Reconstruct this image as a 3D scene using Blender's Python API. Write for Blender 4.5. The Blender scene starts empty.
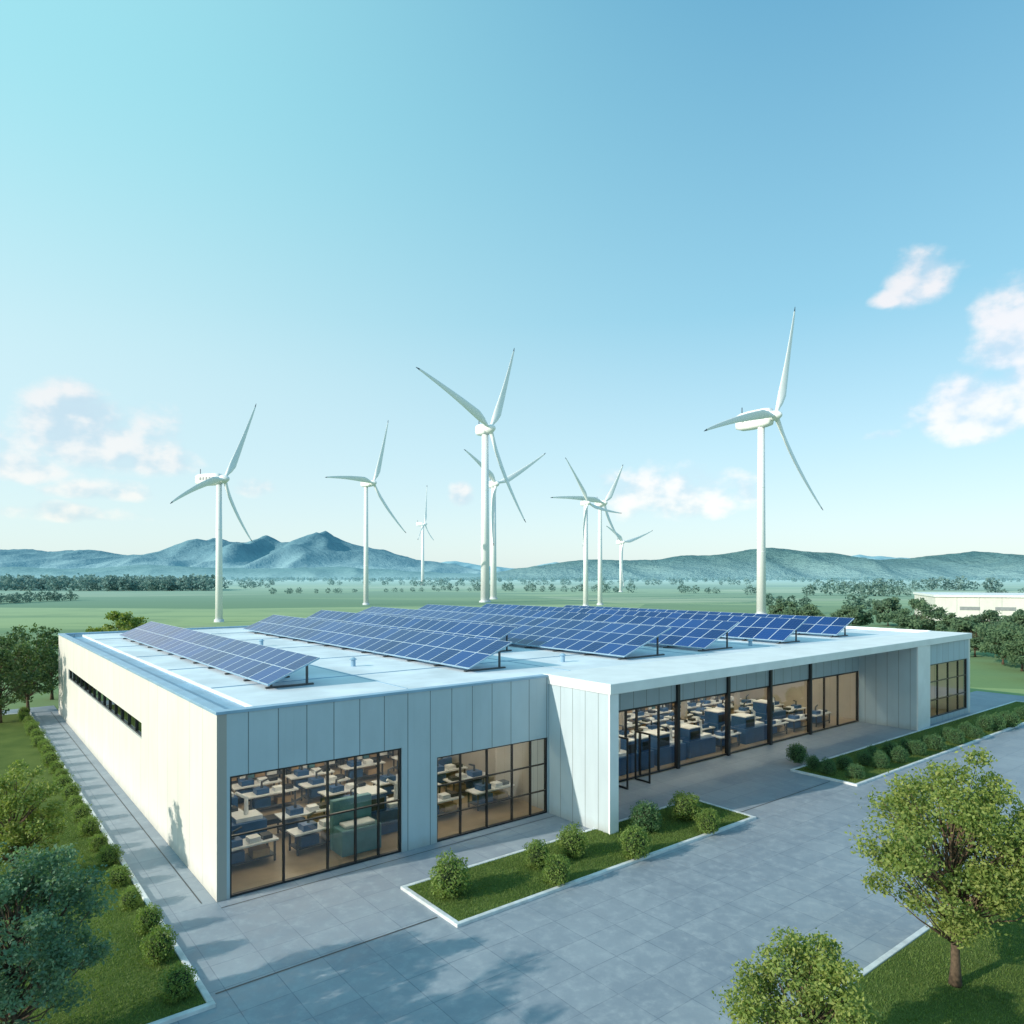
import bpy, math, random, bmesh
import numpy as np
from mathutils import Vector, Matrix, noise as mnoise
R = math.radians
rng = np.random.default_rng(7); random.seed(7)
scene = bpy.context.scene
COL = scene.collection
F = 718.0; CH = 10.24; HV = 577.0
ANG = math.atan2(0.6199, 0.7848)
O = Vector((-9.27, 22.55, 0))
FRAME = Matrix.Translation(O) @ Matrix.Rotation(ANG, 4, 'Z')
def L2W(a, b, z=0): return FRAME @ Vector((a, b, z))
def px(u, v, z=0.0):
    Y = F*(CH-z)/(v-HV); return Vector(((u-512)/F*Y, Y, z))
def at(u, Y): return (u-512)/F*Y

# ------------------------------------------------------------ materials
def newmat(name):
    m = bpy.data.materials.new(name); m.use_nodes = True
    nt = m.node_tree; nt.nodes.clear()
    out = nt.nodes.new('ShaderNodeOutputMaterial')
    return m, nt, out
class NB:
    def __init__(s, nt): s.nt = nt
    def n(s, t, **k):
        x = s.nt.nodes.new(t)
        for a, b in k.items(): setattr(x, a, b)
        return x
    def set(s, sock, v):
        if hasattr(v, 'is_output'): s.nt.links.new(v, sock)
        else: sock.default_value = v
    def m(s, op, a, b=0.0, c=0.0, clamp=False):
        x = s.n('ShaderNodeMath', operation=op, use_clamp=clamp)
        s.set(x.inputs[0], a); s.set(x.inputs[1], b); s.set(x.inputs[2], c)
        return x.outputs[0]
    def mix(s, f, a, b, bt='MIX'):
        x = s.n('ShaderNodeMix', data_type='RGBA', blend_type=bt)
        s.set(x.inputs[0], f)
        for i, v in ((6, a), (7, b)):
            if isinstance(v, tuple) and len(v) == 3: v = v+(1,)
            s.set(x.inputs[i], v)
        return x.outputs[2]
    def noise(s, vec, scale, detail=4, rough=0.55):
        x = s.n('ShaderNodeTexNoise'); x.inputs['Scale'].default_value = scale
        x.inputs['Detail'].default_value = detail; x.inputs['Roughness'].default_value = rough
        if vec is not None: s.nt.links.new(vec, x.inputs['Vector'])
        return x.outputs['Fac']
    def smooth(s, v, a, b, lo=0.0, hi=1.0):
        x = s.n('ShaderNodeMapRange', interpolation_type='SMOOTHSTEP')
        s.set(x.inputs[0], v); x.inputs[1].default_value = a; x.inputs[2].default_value = b
        x.inputs[3].default_value = lo; x.inputs[4].default_value = hi
        return x.outputs[0]
    def obj(s): return s.n('ShaderNodeTexCoord').outputs['Object']
    def pos(s): return s.n('ShaderNodeNewGeometry').outputs['Position']
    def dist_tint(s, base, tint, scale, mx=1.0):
        """aerial haze painted into far land colours by distance from the site (world origin)"""
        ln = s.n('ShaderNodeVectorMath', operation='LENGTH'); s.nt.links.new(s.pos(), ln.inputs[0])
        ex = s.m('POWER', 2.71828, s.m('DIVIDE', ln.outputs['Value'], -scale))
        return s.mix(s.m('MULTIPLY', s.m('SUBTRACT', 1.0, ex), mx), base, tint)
    def bsdf(s, color, rough=0.5, spec=0.5, metal=0.0, coat=0.0):
        x = s.n('ShaderNodeBsdfPrincipled')
        if isinstance(color, tuple) and len(color) == 3: color = color+(1,)
        s.set(x.inputs['Base Color'], color); s.set(x.inputs['Roughness'], rough)
        x.inputs['Specular IOR Level'].default_value = spec
        x.inputs['Metallic'].default_value = metal; x.inputs['Coat Weight'].default_value = coat
        return x
    def bump(s, h, strength, dist, bs):
        x = s.n('ShaderNodeBump'); x.inputs['Strength'].default_value = strength
        x.inputs['Distance'].default_value = dist
        s.set(x.inputs['Height'], h); s.nt.links.new(x.outputs[0], bs.inputs['Normal'])
def simple(name, col, rough=0.5, var=0.12, scale=1.5, metal=0.0, spec=0.5, coat=0.0):
    m, nt, out = newmat(name); b = NB(nt)
    f = b.noise(b.obj(), scale, 4)
    f = b.smooth(f, .3, .7)
    dark = tuple(c*(1-var) for c in col); lite = tuple(min(1, c*(1+var)) for c in col)
    bs = b.bsdf(b.mix(f, dark, lite), rough, spec, metal, coat)
    nt.links.new(bs.outputs[0], out.inputs[0]); return m
def panelmat(name, col, axis, spacing, seam=0.012, dark=0.45, off=0.0):
    m, nt, out = newmat(name); b = NB(nt)
    v = b.obj(); s = b.n('ShaderNodeSeparateXYZ'); nt.links.new(v, s.inputs[0])
    x = s.outputs[axis]
    q = b.m('DIVIDE', b.m('ADD', x, off), spacing)
    fr = b.m('ABSOLUTE', b.m('SUBTRACT', b.m('FRACT', q), 0.5))
    line = b.m('GREATER_THAN', fr, 0.5-seam/spacing)
    pid = b.m('FLOOR', q)
    wn = b.n('ShaderNodeTexWhiteNoise', noise_dimensions='1D'); nt.links.new(pid, wn.inputs['W'])
    mp = b.n('ShaderNodeMapping'); mp.inputs['Scale'].default_value = (1.0, 1.0, .4); nt.links.new(v, mp.inputs[0])
    st = b.smooth(b.noise(mp.outputs[0], 1.2, 5), .25, .75)
    base = b.mix(st, tuple(c*.94 for c in col), tuple(min(1, c*1.03) for c in col))
    base = b.mix(b.m('MULTIPLY', wn.outputs[0], .12), base, tuple(c*.6 for c in col))
    # rain streaks below the coping
    mp2 = b.n('ShaderNodeMapping'); mp2.inputs['Scale'].default_value = (5.0, 5.0, .12); nt.links.new(v, mp2.inputs[0])
    stk = b.smooth(b.noise(mp2.outputs[0], 1.5, 4), .55, .8, 0, .22)
    stk = b.m('MULTIPLY', stk, b.smooth(s.outputs[2], 2.5, 5.9, .1, 1.0))
    base = b.mix(stk, base, tuple(c*.5 for c in col))
    dz = b.smooth(b.m('ADD', s.outputs[2], b.m('MULTIPLY', b.noise(v, 3, 4), -.5)), -.3, .3, .4, 0)
    base = b.mix(dz, base, (.28, .26, .22))
    base = b.mix(line, base, tuple(c*dark for c in col))
    bs = b.bsdf(base, .45, .4)
    b.bump(b.m('SUBTRACT', 1.0, line), .5, .02, bs)
    nt.links.new(bs.outputs[0], out.inputs[0]); return m

M_left = panelmat('cream_wall_panel', (.74, .73, .68), 1, 1.6, .012, .5)
M_front = panelmat('grey_blue_wall_panel', (.43, .54, .60), 0, .98, .016, .35)
M_fin = panelmat('fin_panel', (.50, .60, .65), 1, .75, .014, .4)
M_white = simple('white_fascia_paint', (.80, .82, .82), .4, .05, .8)
M_roof = simple('roof_membrane', (.70, .76, .81), .6, .13, .35)
M_gutter = simple('roof_gutter_metal', (.18, .36, .52), .35, .15, .6)
M_cap = simple('parapet_cap_metal', (.26, .42, .56), .35, .1, 1.0)
M_frame = simple('black_window_frame', (.018, .02, .022), .35, .1)
M_steel = simple('dark_mount_steel', (.06, .065, .07), .5, .2)
M_conc = simple('kerb_concrete', (.58, .62, .64), .75, .14, 2.5)
M_turb = simple('turbine_white_paint', (.80, .82, .83), .4, .03, .05)
M_turb_dk = simple('turbine_vent_grey', (.28, .30, .31), .5, .1)
M_tip = simple('turbine_dark_tip', (.04, .06, .09), .4, .1)
M_int = simple('interior_wall', (.40, .35, .28), .7, .1, .5)
M_intfloor = simple('interior_floor', (.32, .24, .15), .3, .2, .6)
M_bench = simple('bench_top_white', (.75, .76, .76), .4, .05)
M_teal = simple('teal_cabinet', (.10, .26, .30), .45, .1)
M_blue = simple('machine_blue_paint', (.03, .10, .24), .35, .1)
M_tan = simple('cardboard_box', (.42, .28, .15), .7, .2)
M_bark = simple('tree_bark', (.10, .07, .045), .9, .4, 9)

def glassmat():
    m, nt, out = newmat('window_glass'); b = NB(nt)
    tr = b.n('ShaderNodeBsdfTransparent'); tr.inputs[0].default_value = (.64, .70, .71, 1)
    gl = b.n('ShaderNodeBsdfGlossy'); gl.inputs['Roughness'].default_value = .015
    gl.inputs[0].default_value = (.9, .96, 1, 1)
    fr = b.n('ShaderNodeFresnel'); fr.inputs[0].default_value = 1.5
    bp = b.n('ShaderNodeBump'); bp.inputs['Strength'].default_value = .06; bp.inputs['Distance'].default_value = .05
    nt.links.new(b.noise(b.obj(), .7, 2), bp.inputs['Height'])
    nt.links.new(bp.outputs[0], gl.inputs['Normal'])
    f = b.m('ADD', b.m('MULTIPLY', fr.outputs[0], 1.3), .03, clamp=True)
    mx = b.n('ShaderNodeMixShader'); nt.links.new(f, mx.inputs[0])
    nt.links.new(tr.outputs[0], mx.inputs[1]); nt.links.new(gl.outputs[0], mx.inputs[2])
    nt.links.new(mx.outputs[0], out.inputs[0]); return m
M_glass = glassmat()
def emat(name, col, s):
    m, nt, out = newmat(name); b = NB(nt)
    e = b.n('ShaderNodeEmission'); e.inputs[0].default_value = col+(1,); e.inputs[1].default_value = s
    nt.links.new(e.outputs[0], out.inputs[0]); return m
M_lamp = emat('ceiling_lamp_lit', (1, .82, .60), 29)

def solarmat():
    m, nt, out = newmat('solar_cells'); b = NB(nt)
    uv = b.n('ShaderNodeTexCoord').outputs['UV']
    s = b.n('ShaderNodeSeparateXYZ'); nt.links.new(uv, s.inputs[0])
    def line(x, k, w):
        fr = b.m('ABSOLUTE', b.m('SUBTRACT', b.m('FRACT', b.m('MULTIPLY', x, k)), .5))
        return b.m('GREATER_THAN', fr, .5-w)
    fx = line(s.outputs[0], 1, .026); fy = line(s.outputs[1], 1, .018)
    frame = b.m('MAXIMUM', fx, fy)
    cx = line(s.outputs[0], 5, .04); cy = line(s.outputs[1], 6, .035)
    cell = b.m('MAXIMUM', cx, cy)
    cb = b.n('ShaderNodeCombineXYZ'); nt.links.new(b.m('FLOOR', s.outputs[0]), cb.inputs[0]); nt.links.new(b.m('FLOOR', s.outputs[1]), cb.inputs[1])
    wn = b.n('ShaderNodeTexWhiteNoise', noise_dimensions='2D'); nt.links.new(cb.outputs[0], wn.inputs['Vector'])
    base = b.mix(wn.outputs[0], (.003, .020, .11), (.010, .050, .22))
    base = b.mix(cell, base, (.035, .085, .23))
    base = b.mix(frame, base, (.48, .57, .66))
    bs = b.bsdf(base, .14, .36)
    nt.links.new(bs.outputs[0], out.inputs[0]); return m
M_solar = solarmat()

def leafmat(name, c1, c2, c3, nscale=1.2, haze=None):
    m, nt, out = newmat(name); b = NB(nt)
    g = b.n('ShaderNodeNewGeometry')
    rnd = g.outputs['Random Per Island']
    f = b.smooth(b.noise(b.obj(), nscale, 2), .32, .68)
    col = b.mix(f, c1, c2)
    col = b.mix(b.m('MULTIPLY', b.m('MULTIPLY', rnd, rnd), .35 if haze else .7), col, c3)
    if haze:
        col = b.dist_tint(col, haze[0], haze[1])
        d = b.n('ShaderNodeBsdfDiffuse'); nt.links.new(col, d.inputs[0])
        t = b.n('ShaderNodeBsdfTranslucent'); nt.links.new(col, t.inputs[0])
        mx = b.n('ShaderNodeMixShader'); mx.inputs[0].default_value = .4
        nt.links.new(d.outputs[0], mx.inputs[1]); nt.links.new(t.outputs[0], mx.inputs[2])
        nt.links.new(mx.outputs[0], out.inputs[0]); return m
    d = b.n('ShaderNodeBsdfPrincipled'); nt.links.new(col, d.inputs['Base Color']); d.inputs['Roughness'].default_value = .55
    d.inputs['Specular IOR Level'].default_value = .3
    t = b.n('ShaderNodeBsdfTranslucent'); nt.links.new(b.mix(1.0, col, (1.4, 1.5, .6), 'MULTIPLY'), t.inputs[0])
    mx = b.n('ShaderNodeMixShader'); mx.inputs[0].default_value = .32
    nt.links.new(d.outputs[0], mx.inputs[1]); nt.links.new(t.outputs[0], mx.inputs[2])
    nt.links.new(mx.outputs[0], out.inputs[0]); return m
M_leaf = leafmat('leaf_olive', (.12, .19, .045), (.22, .29, .07), (.38, .40, .13))
M_leaf_teal = leafmat('leaf_teal', (.08, .17, .12), (.15, .25, .16), (.23, .35, .21))
M_leaf_dark = leafmat('leaf_dark', (.05, .10, .05), (.09, .15, .06), (.16, .22, .09), .5)
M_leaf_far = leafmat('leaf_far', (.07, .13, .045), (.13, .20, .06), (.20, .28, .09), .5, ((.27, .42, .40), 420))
M_shrub = leafmat('shrub_leaf', (.09, .17, .045), (.18, .27, .06), (.32, .39, .12), 2.5)
M_shrub_d = leafmat('shrub_leaf_dark', (.05, .13, .065), (.09, .19, .08), (.18, .28, .12), 2.5)
M_grassb = leafmat('grass_blade', (.08, .15, .035), (.14, .22, .055), (.24, .30, .10), .6)
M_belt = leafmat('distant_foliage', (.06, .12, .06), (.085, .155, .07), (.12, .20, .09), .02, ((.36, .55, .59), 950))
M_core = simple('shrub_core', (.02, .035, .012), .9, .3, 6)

def lawnmat():
    m, nt, out = newmat('lawn_grass'); b = NB(nt); v = b.obj()
    f = b.smooth(b.noise(v, .5, 5), .3, .7); g = b.noise(v, 25, 4, .7)
    c = b.mix(f, (.08, .13, .03), (.15, .20, .05)); c = b.mix(b.m('MULTIPLY', g, .8), c, (.06, .09, .025))
    bs = b.bsdf(c, .9, .1); b.bump(g, .6, .05, bs)
    nt.links.new(bs.outputs[0], out.inputs[0]); return m
M_lawn = lawnmat()
def plazamat():
    m, nt, out = newmat('plaza_pavers'); b = NB(nt); v = b.obj()
    br = b.n('ShaderNodeTexBrick', offset=0.0, squash=1.0)
    br.inputs['Scale'].default_value = 1; br.inputs['Brick Width'].default_value = 1.25; br.inputs['Row Height'].default_value = 1.25
    br.inputs['Mortar Size'].default_value = .013; br.inputs['Mortar Smooth'].default_value = .3
    br.inputs['Color1'].default_value = (.255, .305, .36, 1); br.inputs['Color2'].default_value = (.315, .365, .415, 1)
    br.inputs['Mortar'].default_value = (.15, .185, .23, 1)
    nt.links.new(v, br.inputs['Vector'])
    big = b.smooth(b.noise(v, .22, 6, .6), .32, .68); med = b.noise(v, 2.2, 8, .7); fine = b.noise(v, 40, 2, .7)
    c = b.mix(b.m('MULTIPLY', big, .6), br.outputs['Color'], (.19, .23, .285))
    c = b.mix(b.smooth(med, .40, .78, 0, .6), c, (.44, .49, .53))
    c = b.mix(b.m('MULTIPLY', fine, .25), c, (.18, .21, .25))
    spots = b.smooth(b.noise(v, 5.5, 3, .5), .70, .76, 0, .3); c = b.mix(spots, c, (.12, .14, .17))
    bs = b.bsdf(c, b.smooth(med, .3, .7, .42, .75), .4)
    h = b.m('ADD', b.m('MULTIPLY', br.outputs['Fac'], -1), b.m('MULTIPLY', fine, .2)); b.bump(h, .3, .01, bs)
    nt.links.new(bs.outputs[0], out.inputs[0]); return m
M_plaza = plazamat()
def fieldmat():
    m, nt, out = newmat('field_ground'); b = NB(nt); v = b.pos()
    mp = b.n('ShaderNodeMapping'); mp.inputs['Scale'].default_value = (.005, .011, 1); mp.inputs['Rotation'].default_value = (0, 0, .10); nt.links.new(v, mp.inputs[0])
    vo = b.n('ShaderNodeTexVoronoi'); nt.links.new(mp.outputs[0], vo.inputs['Vector']); vo.inputs['Scale'].default_value = 1.0
    sp = b.n('ShaderNodeSeparateColor'); nt.links.new(vo.outputs['Color'], sp.inputs[0])
    c = b.mix(b.smooth(sp.outputs[0], .1, .9), (.11, .20, .06), (.34, .43, .17))
    c = b.mix(b.smooth(sp.outputs[1], .55, .8, 0, .8), c, (.50, .52, .30))
    mp2 = b.n('ShaderNodeMapping'); mp2.inputs['Scale'].default_value = (.004, .05, 1); nt.links.new(v, mp2.inputs[0])
    n1 = b.noise(mp2.outputs[0], 1.0, 6, .65); c = b.mix(b.smooth(n1, .42, .68, 0, .65), c, (.12, .22, .08))
    n3 = b.noise(v, .05, 6, .65); c = b.mix(b.smooth(n3, .45, .75, 0, .5), c, (.10, .18, .06))
    c = b.mix(b.m('MULTIPLY', b.noise(v, 2.0, 3), .3), c, (.05, .08, .03))
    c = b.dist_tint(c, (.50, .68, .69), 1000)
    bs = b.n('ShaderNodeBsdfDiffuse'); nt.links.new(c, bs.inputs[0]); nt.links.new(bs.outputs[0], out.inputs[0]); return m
M_field = fieldmat()
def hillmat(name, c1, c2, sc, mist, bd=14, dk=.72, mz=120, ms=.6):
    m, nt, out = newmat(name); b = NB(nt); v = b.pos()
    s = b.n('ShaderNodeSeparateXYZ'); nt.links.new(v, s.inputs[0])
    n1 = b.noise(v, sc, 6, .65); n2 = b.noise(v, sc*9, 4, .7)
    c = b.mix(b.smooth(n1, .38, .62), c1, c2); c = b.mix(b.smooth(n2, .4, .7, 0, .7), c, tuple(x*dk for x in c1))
    c = b.mix(b.smooth(b.m('ADD', s.outputs[2], b.m('MULTIPLY', n1, 30)), 5, mz, ms, 0), c, mist)  # low mist painted into the hill colour, paler towards the foot
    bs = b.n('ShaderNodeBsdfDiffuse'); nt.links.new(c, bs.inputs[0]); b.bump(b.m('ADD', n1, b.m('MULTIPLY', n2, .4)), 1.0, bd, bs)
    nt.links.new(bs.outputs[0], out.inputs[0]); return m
M_hillL = hillmat('forested_hill', (.145, .28, .345), (.185, .33, .385), .003, (.40, .60, .65), 20, .84, 190)  # blue aerial haze is built into the base colours of every hill range
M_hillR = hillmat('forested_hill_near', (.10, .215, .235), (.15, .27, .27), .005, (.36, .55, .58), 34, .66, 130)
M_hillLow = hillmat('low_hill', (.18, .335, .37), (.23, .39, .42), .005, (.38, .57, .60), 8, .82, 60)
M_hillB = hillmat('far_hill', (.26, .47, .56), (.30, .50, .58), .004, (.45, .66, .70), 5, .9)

# ------------------------------------------------------------ mesh helpers
def fastmesh(name, verts, k, mats):
    me = bpy.data.meshes.new(name); n = len(verts)//k
    me.vertices.add(len(verts)); me.vertices.foreach_set('co', np.asarray(verts, dtype=np.float32).ravel())
    me.loops.add(n*k); me.loops.foreach_set('vertex_index', np.arange(n*k, dtype=np.int32))
    me.polygons.add(n); me.polygons.foreach_set('loop_start', np.arange(0, n*k, k, dtype=np.int32))
    me.update(calc_edges=True); me.validate()
    for m in mats: me.materials.append(m)
    return me
def addobj(name, data, parent=None, frame=False, loc=None, M=None):
    o = bpy.data.objects.new(name, data); COL.objects.link(o)
    if parent: o.parent = parent
    if frame: o.matrix_world = FRAME
    if M is not None: o.matrix_local = M
    if loc is not None: o.location = loc
    return o
def empty(name, loc=None, frame=False):
    o = addobj(name, None, frame=frame, loc=loc); o.empty_display_size = .3; return o
class B:
    def __init__(s): s.v = []; s.f = []; s.mi = []; s.mats = []
    def mat(s, m):
        if m not in s.mats: s.mats.append(m)
        return s.mats.index(m)
    def add(s, vs, fs, m):
        n = len(s.v); s.v += [tuple(x) for x in vs]; i = s.mat(m)
        for f in fs: s.f.append(tuple(n+j for j in f)); s.mi.append(i)
    def box(s, x0, x1, y0, y1, z0, z1, m):
        s.add([(x0, y0, z0), (x1, y0, z0), (x1, y1, z0), (x0, y1, z0), (x0, y0, z1), (x1, y0, z1), (x1, y1, z1), (x0, y1, z1)],
              [(0, 3, 2, 1), (4, 5, 6, 7), (0, 1, 5, 4), (1, 2, 6, 5), (2, 3, 7, 6), (3, 0, 4, 7)], m)
    def prism(s, poly, z0, z1, m):
        n = len(poly)
        vs = [(p[0], p[1], z0) for p in poly]+[(p[0], p[1], z1) for p in poly]
        fs = [tuple(reversed(range(n))), tuple(range(n, 2*n))]+[(i, (i+1) % n, n+(i+1) % n, n+i) for i in range(n)]
        s.add(vs, fs, m)
    def tube(s, pts, rads, m, k=8, caps=True):
        pts = [Vector(p) for p in pts]; vs = []; up = Vector((.13, .97, .2))
        for i, p in enumerate(pts):
            d = (pts[min(i+1, len(pts)-1)]-pts[max(i-1, 0)]).normalized()
            x = d.cross(up)
            if x.length < .1: x = d.cross(Vector((1, 0, 0)))
            x.normalize(); y = d.cross(x)
            for j in range(k):
                t = 2*math.pi*j/k; vs.append(p+(x*math.cos(t)+y*math.sin(t))*rads[i])
        fs = []
        for i in range(len(pts)-1):
            for j in range(k):
                a = i*k+j; b2 = i*k+(j+1) % k; fs.append((a, b2, b2+k, a+k))
        if caps: fs.append(tuple(reversed(range(k)))); fs.append(tuple(range((len(pts)-1)*k, len(pts)*k)))
        s.add(vs, fs, m)
    def mesh(s, name, smooth=False, recalc=False):
        me = bpy.data.meshes.new(name); me.from_pydata(s.v, [], s.f)
        for m in s.mats: me.materials.append(m)
        me.polygons.foreach_set('material_index', s.mi)
        if smooth: me.polygons.foreach_set('use_smooth', [True]*len(s.f))
        if recalc:
            bm = bmesh.new(); bm.from_mesh(me); bmesh.ops.remove_doubles(bm, verts=bm.verts, dist=1e-5)
            bmesh.ops.recalc_face_normals(bm, faces=bm.faces); bm.to_mesh(me); bm.free()
        me.update(); return me
def bevel(o, w=.02, seg=2):
    md = o.modifiers.new('bev', 'BEVEL'); md.width = w; md.segments = seg; md.limit_method = 'ANGLE'

# ------------------------------------------------------------ BUILDING
bld = empty('factory_building', frame=True)
def child(name, b, smooth=False, bev=0):
    o = addobj(name, b.mesh(name, smooth), parent=bld)
    if bev: bevel(o, bev)
    return o
def ff(a): return -3.66+(a-14.24)*.031
FINA = (13.85, 14.3)
RW0, RW1 = 44.0, 46.1; EA = 54.0; BD = 40.0
WB = -2.35
w = B()
for (a0, a1) in ((0.3, .4), (6.61, 8.14), (13.8, FINA[0])): w.box(a0, a1, 0, .3, 0, 5.9, M_front)
w.box(.4, 6.61, 0, .3, 3.9, 5.9, M_front); w.box(8.14, 13.8, 0, .3, 3.3, 5.9, M_front)
w.box(FINA[1], RW0, 1.2, 1.4, 3.62, 5.6, M_front)
w.box(RW1, 46.6, WB, WB+.3, 0, 5.6, M_front); w.box(53.5, EA-.3, WB, WB+.3, 0, 5.6, M_front)
w.box(46.6, 53.5, WB, WB+.3, 4.15, 5.6, M_front); w.box(46.6, 53.5, WB, WB+.3, 0, .4, M_front)
child('front_wall', w)
w = B()
w.box(0, .3, 0, 11, 0, 5.9, M_left); w.box(0, .3, 34.5, BD, 0, 5.9, M_left)
w.box(0, .3, 11, 34.5, 0, 3.2, M_left); w.box(0, .3, 11, 34.5, 3.9, 5.9, M_left)
w.box(EA-.3, EA, WB, BD-.3, 0, 5.6, M_left)
child('side_wall', w)
w = B(); w.box(.3, EA, BD-.3, BD, 0, 5.9, M_front); child('rear_wall', w)
w = B(); w.prism([(FINA[0], ff(FINA[0])+.08), (FINA[1], ff(FINA[1])+.08), (FINA[1], 1.2), (FINA[0], 1.2)], 0, 5.6, M_fin)
w.prism([(RW0, ff(RW0)+.08), (RW1-.3, ff(RW1)+.08), (RW1-.3, 1.2), (RW0, 1.2)], 0, 5.6, M_fin)
w.prism([(RW1-.3, ff(RW1)+.08), (RW1, ff(RW1)+.08), (RW1, 1.2), (RW1-.3, 1.2)], 0, 5.6, M_fin)
child('fin_walls', w)
w = B()
w.prism([(FINA[0]-.03, ff(FINA[0])), (FINA[1]+.03, ff(FINA[1])), (FINA[1]+.03, ff(FINA[1])+.08), (FINA[0]-.03, ff(FINA[0])+.08)], 0, 5.6, M_white)
w.prism([(RW0, ff(RW0)), (RW1, ff(RW1)), (RW1, ff(RW1)+.08), (RW0, ff(RW0)+.08)], 0, 5.6, M_white)
child('fin_end_trim', w)
w = B(); w.prism([(FINA[0]-.05, ff(FINA[0])-.05), (RW1+.05, ff(RW1)-.05), (EA+.05, WB-.12), (EA+.05, .34), (FINA[0]-.05, .34)], 5.6, 6.02, M_white)
child('canopy_slab', w, bev=.02)
w = B()
w.box(-.04, .36, -.04, BD+.04, 5.9, 6.0, M_cap); w.box(.36, FINA[0]-.06, -.04, .34, 5.9, 6.0, M_cap)
w.box(.36, EA, BD-.3, BD+.04, 5.9, 6.0, M_cap); w.box(EA-.35, EA+.04, .36, BD-.3, 5.6, 6.05, M_white)
child('parapet_cap', w, bev=.012)
w = B(); w.box(.36, 1.5, .34, BD-.3, 5.55, 5.72, M_gutter); w.box(1.5, FINA[0]-.06, .34, 1.1, 5.55, 5.72, M_gutter)
child('roof_gutter', w)
w = B(); w.box(1.5, FINA[0]-.06, 1.1, BD-.3, 5.6, 5.86, M_roof); w.box(FINA[0]-.06, EA-.35, .36, BD-.3, 5.6, 5.86, M_roof)
for i in range(5): w.box(1.5, EA-.4, 6+i*7.0, 6.06+i*7.0, 5.86, 5.885, M_cap)
for a in (7.5, 16.2, 26.6, 34.0): w.box(a, a+.05, 1.2, BD-.5, 5.862, 5.88, M_cap)
child('roof_deck', w)
w = B()
for (a, b_) in ((9, 9), (9, 22), (18.3, 4), (33.5, 3), (49, 12), (50, 24)):
    w.tube([(a, b_, 5.86), (a, b_, 6.2)], [.12, .12], M_cap, 12); w.tube([(a, b_, 6.2), (a, b_, 6.3)], [.2, .06], M_cap, 12)
child('roof_vents', w)
w = B(); w.box(.3, EA-.3, 1.42, 13, 0, .05, M_intfloor); w.box(.3, FINA[0], .3, 1.42, 0, .05, M_intfloor)
w.box(FINA[1], RW0, 1.2, 1.42, 0, .05, M_intfloor); w.box(RW1, EA-.3, WB+.3, 1.42, 0, .05, M_intfloor)
w.box(.3, EA-.3, 13, 13.2, 0, 5.6, M_int); w.box(14.0, 14.2, 1.5, 13, .05, 5.6, M_int); w.box(44.5, 44.7, 1.5, 13, .05, 5.6, M_int)
for a in (20, 26, 32, 38): w.box(a, a+.3, 7, 7.3, .05, 5.55, M_int)
w.box(.35, EA-.4, 8, 8.25, 4.6, 5.0, M_steel)
child('interior_shell', w)
w = B()
for a in np.arange(1.6, 52, 4.2):
    for b_ in (2.6, 6.2, 10.2): w.box(a, a+2.2, b_, b_+.3, 5.38, 5.44, M_lamp)
child('ceiling_lamps', w)
def bench():
    w = B(); w.box(-1.1, 1.1, -.4, .4, .72, .78, M_bench)
    for x in (-1.0, .94):
        for y in (-.36, .3): w.box(x, x+.06, y, y+.06, 0, .72, M_steel)
    w.box(-1.0, 1.0, -.38, .38, .2, .24, M_steel); w.box(-.8, -.1, -.3, .3, .24, .6, M_blue); w.box(.2, .8, -.3, .2, .24, .5, M_tan)
    w.box(-.7, -.15, -.25, .25, .78, 1.0, M_blue); w.tube([(-.4, 0, 1.0), (-.4, 0, 1.25), (-.1, 0, 1.35)], [.06, .05, .04], M_steel, 8)
    w.box(.1, .5, -.25, .15, .78, .95, M_bench); w.box(.6, .95, -.2, .2, .78, .92, M_frame)
    return w.mesh('workbench')
def machine():
    w = B(); w.box(-1.2, 1.2, -.6, .6, 0, .9, M_blue); w.box(-1.1, -.1, -.5, .5, .9, 1.6, M_blue); w.box(-1.0, -.2, -.53, -.5, 1.0, 1.45, M_frame)
    w.box(-1.12, -.08, -.52, .52, 1.6, 1.66, M_bench)
    w.box(.1, 1.1, -.4, .4, .9, 1.05, M_bench); w.tube([(.6, 0, 1.05), (.6, 0, 1.7), (.2, 0, 1.95)], [.09, .08, .06], M_bench, 10)
    w.box(1.2, 2.0, -.3, .3, .55, .75, M_frame)
    return w.mesh('machine_tool')
bm_ = bench(); mt = machine()
for a in list(np.arange(1.8, 13.2, 2.7))+list(np.arange(16.5, 43.5, 2.7))+[48.2, 51.0]:
    for b_ in (2.4, 4.4, 6.2, 7.9, 9.6):
        r_ = random.random()
        if 16 < a < 24 and b_ < 4 or r_ < .14:
            addobj('machine_tool', mt, parent=bld, M=Matrix.Translation((a, b_+.2, .05)))
        elif r_ < .92:
            addobj('workbench', bm_, parent=bld, M=Matrix.Translation((a+random.uniform(-.25, .25), b_, .05)) @ Matrix.Rotation(random.choice([0, math.pi, .05]), 4, 'Z'))
def rack():
    w = B()
    for x in (-1.4, 1.34):
        for y in (-.3, .24): w.box(x, x+.06, y, y+.06, 0, 2.6, M_steel)
    for z in (.3, 1.05, 1.8, 2.5):
        w.box(-1.4, 1.4, -.3, .3, z, z+.04, M_steel)
        x = -1.3
        while x < 1.0:
            ww = random.uniform(.25, .5); w.box(x, x+ww, -.22, .22, z+.042, z+random.uniform(.25, .6), random.choice([M_tan, M_bench, M_teal, M_tan])); x += ww+random.uniform(.03, .2)
    return w.mesh('storage_rack')
rk = rack()
for a in list(np.arange(2.2, 13, 3.1))+list(np.arange(16.5, 43, 3.1)):
    addobj('storage_rack', rk, parent=bld, M=Matrix.Translation((a, 12.3, .05)))
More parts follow.
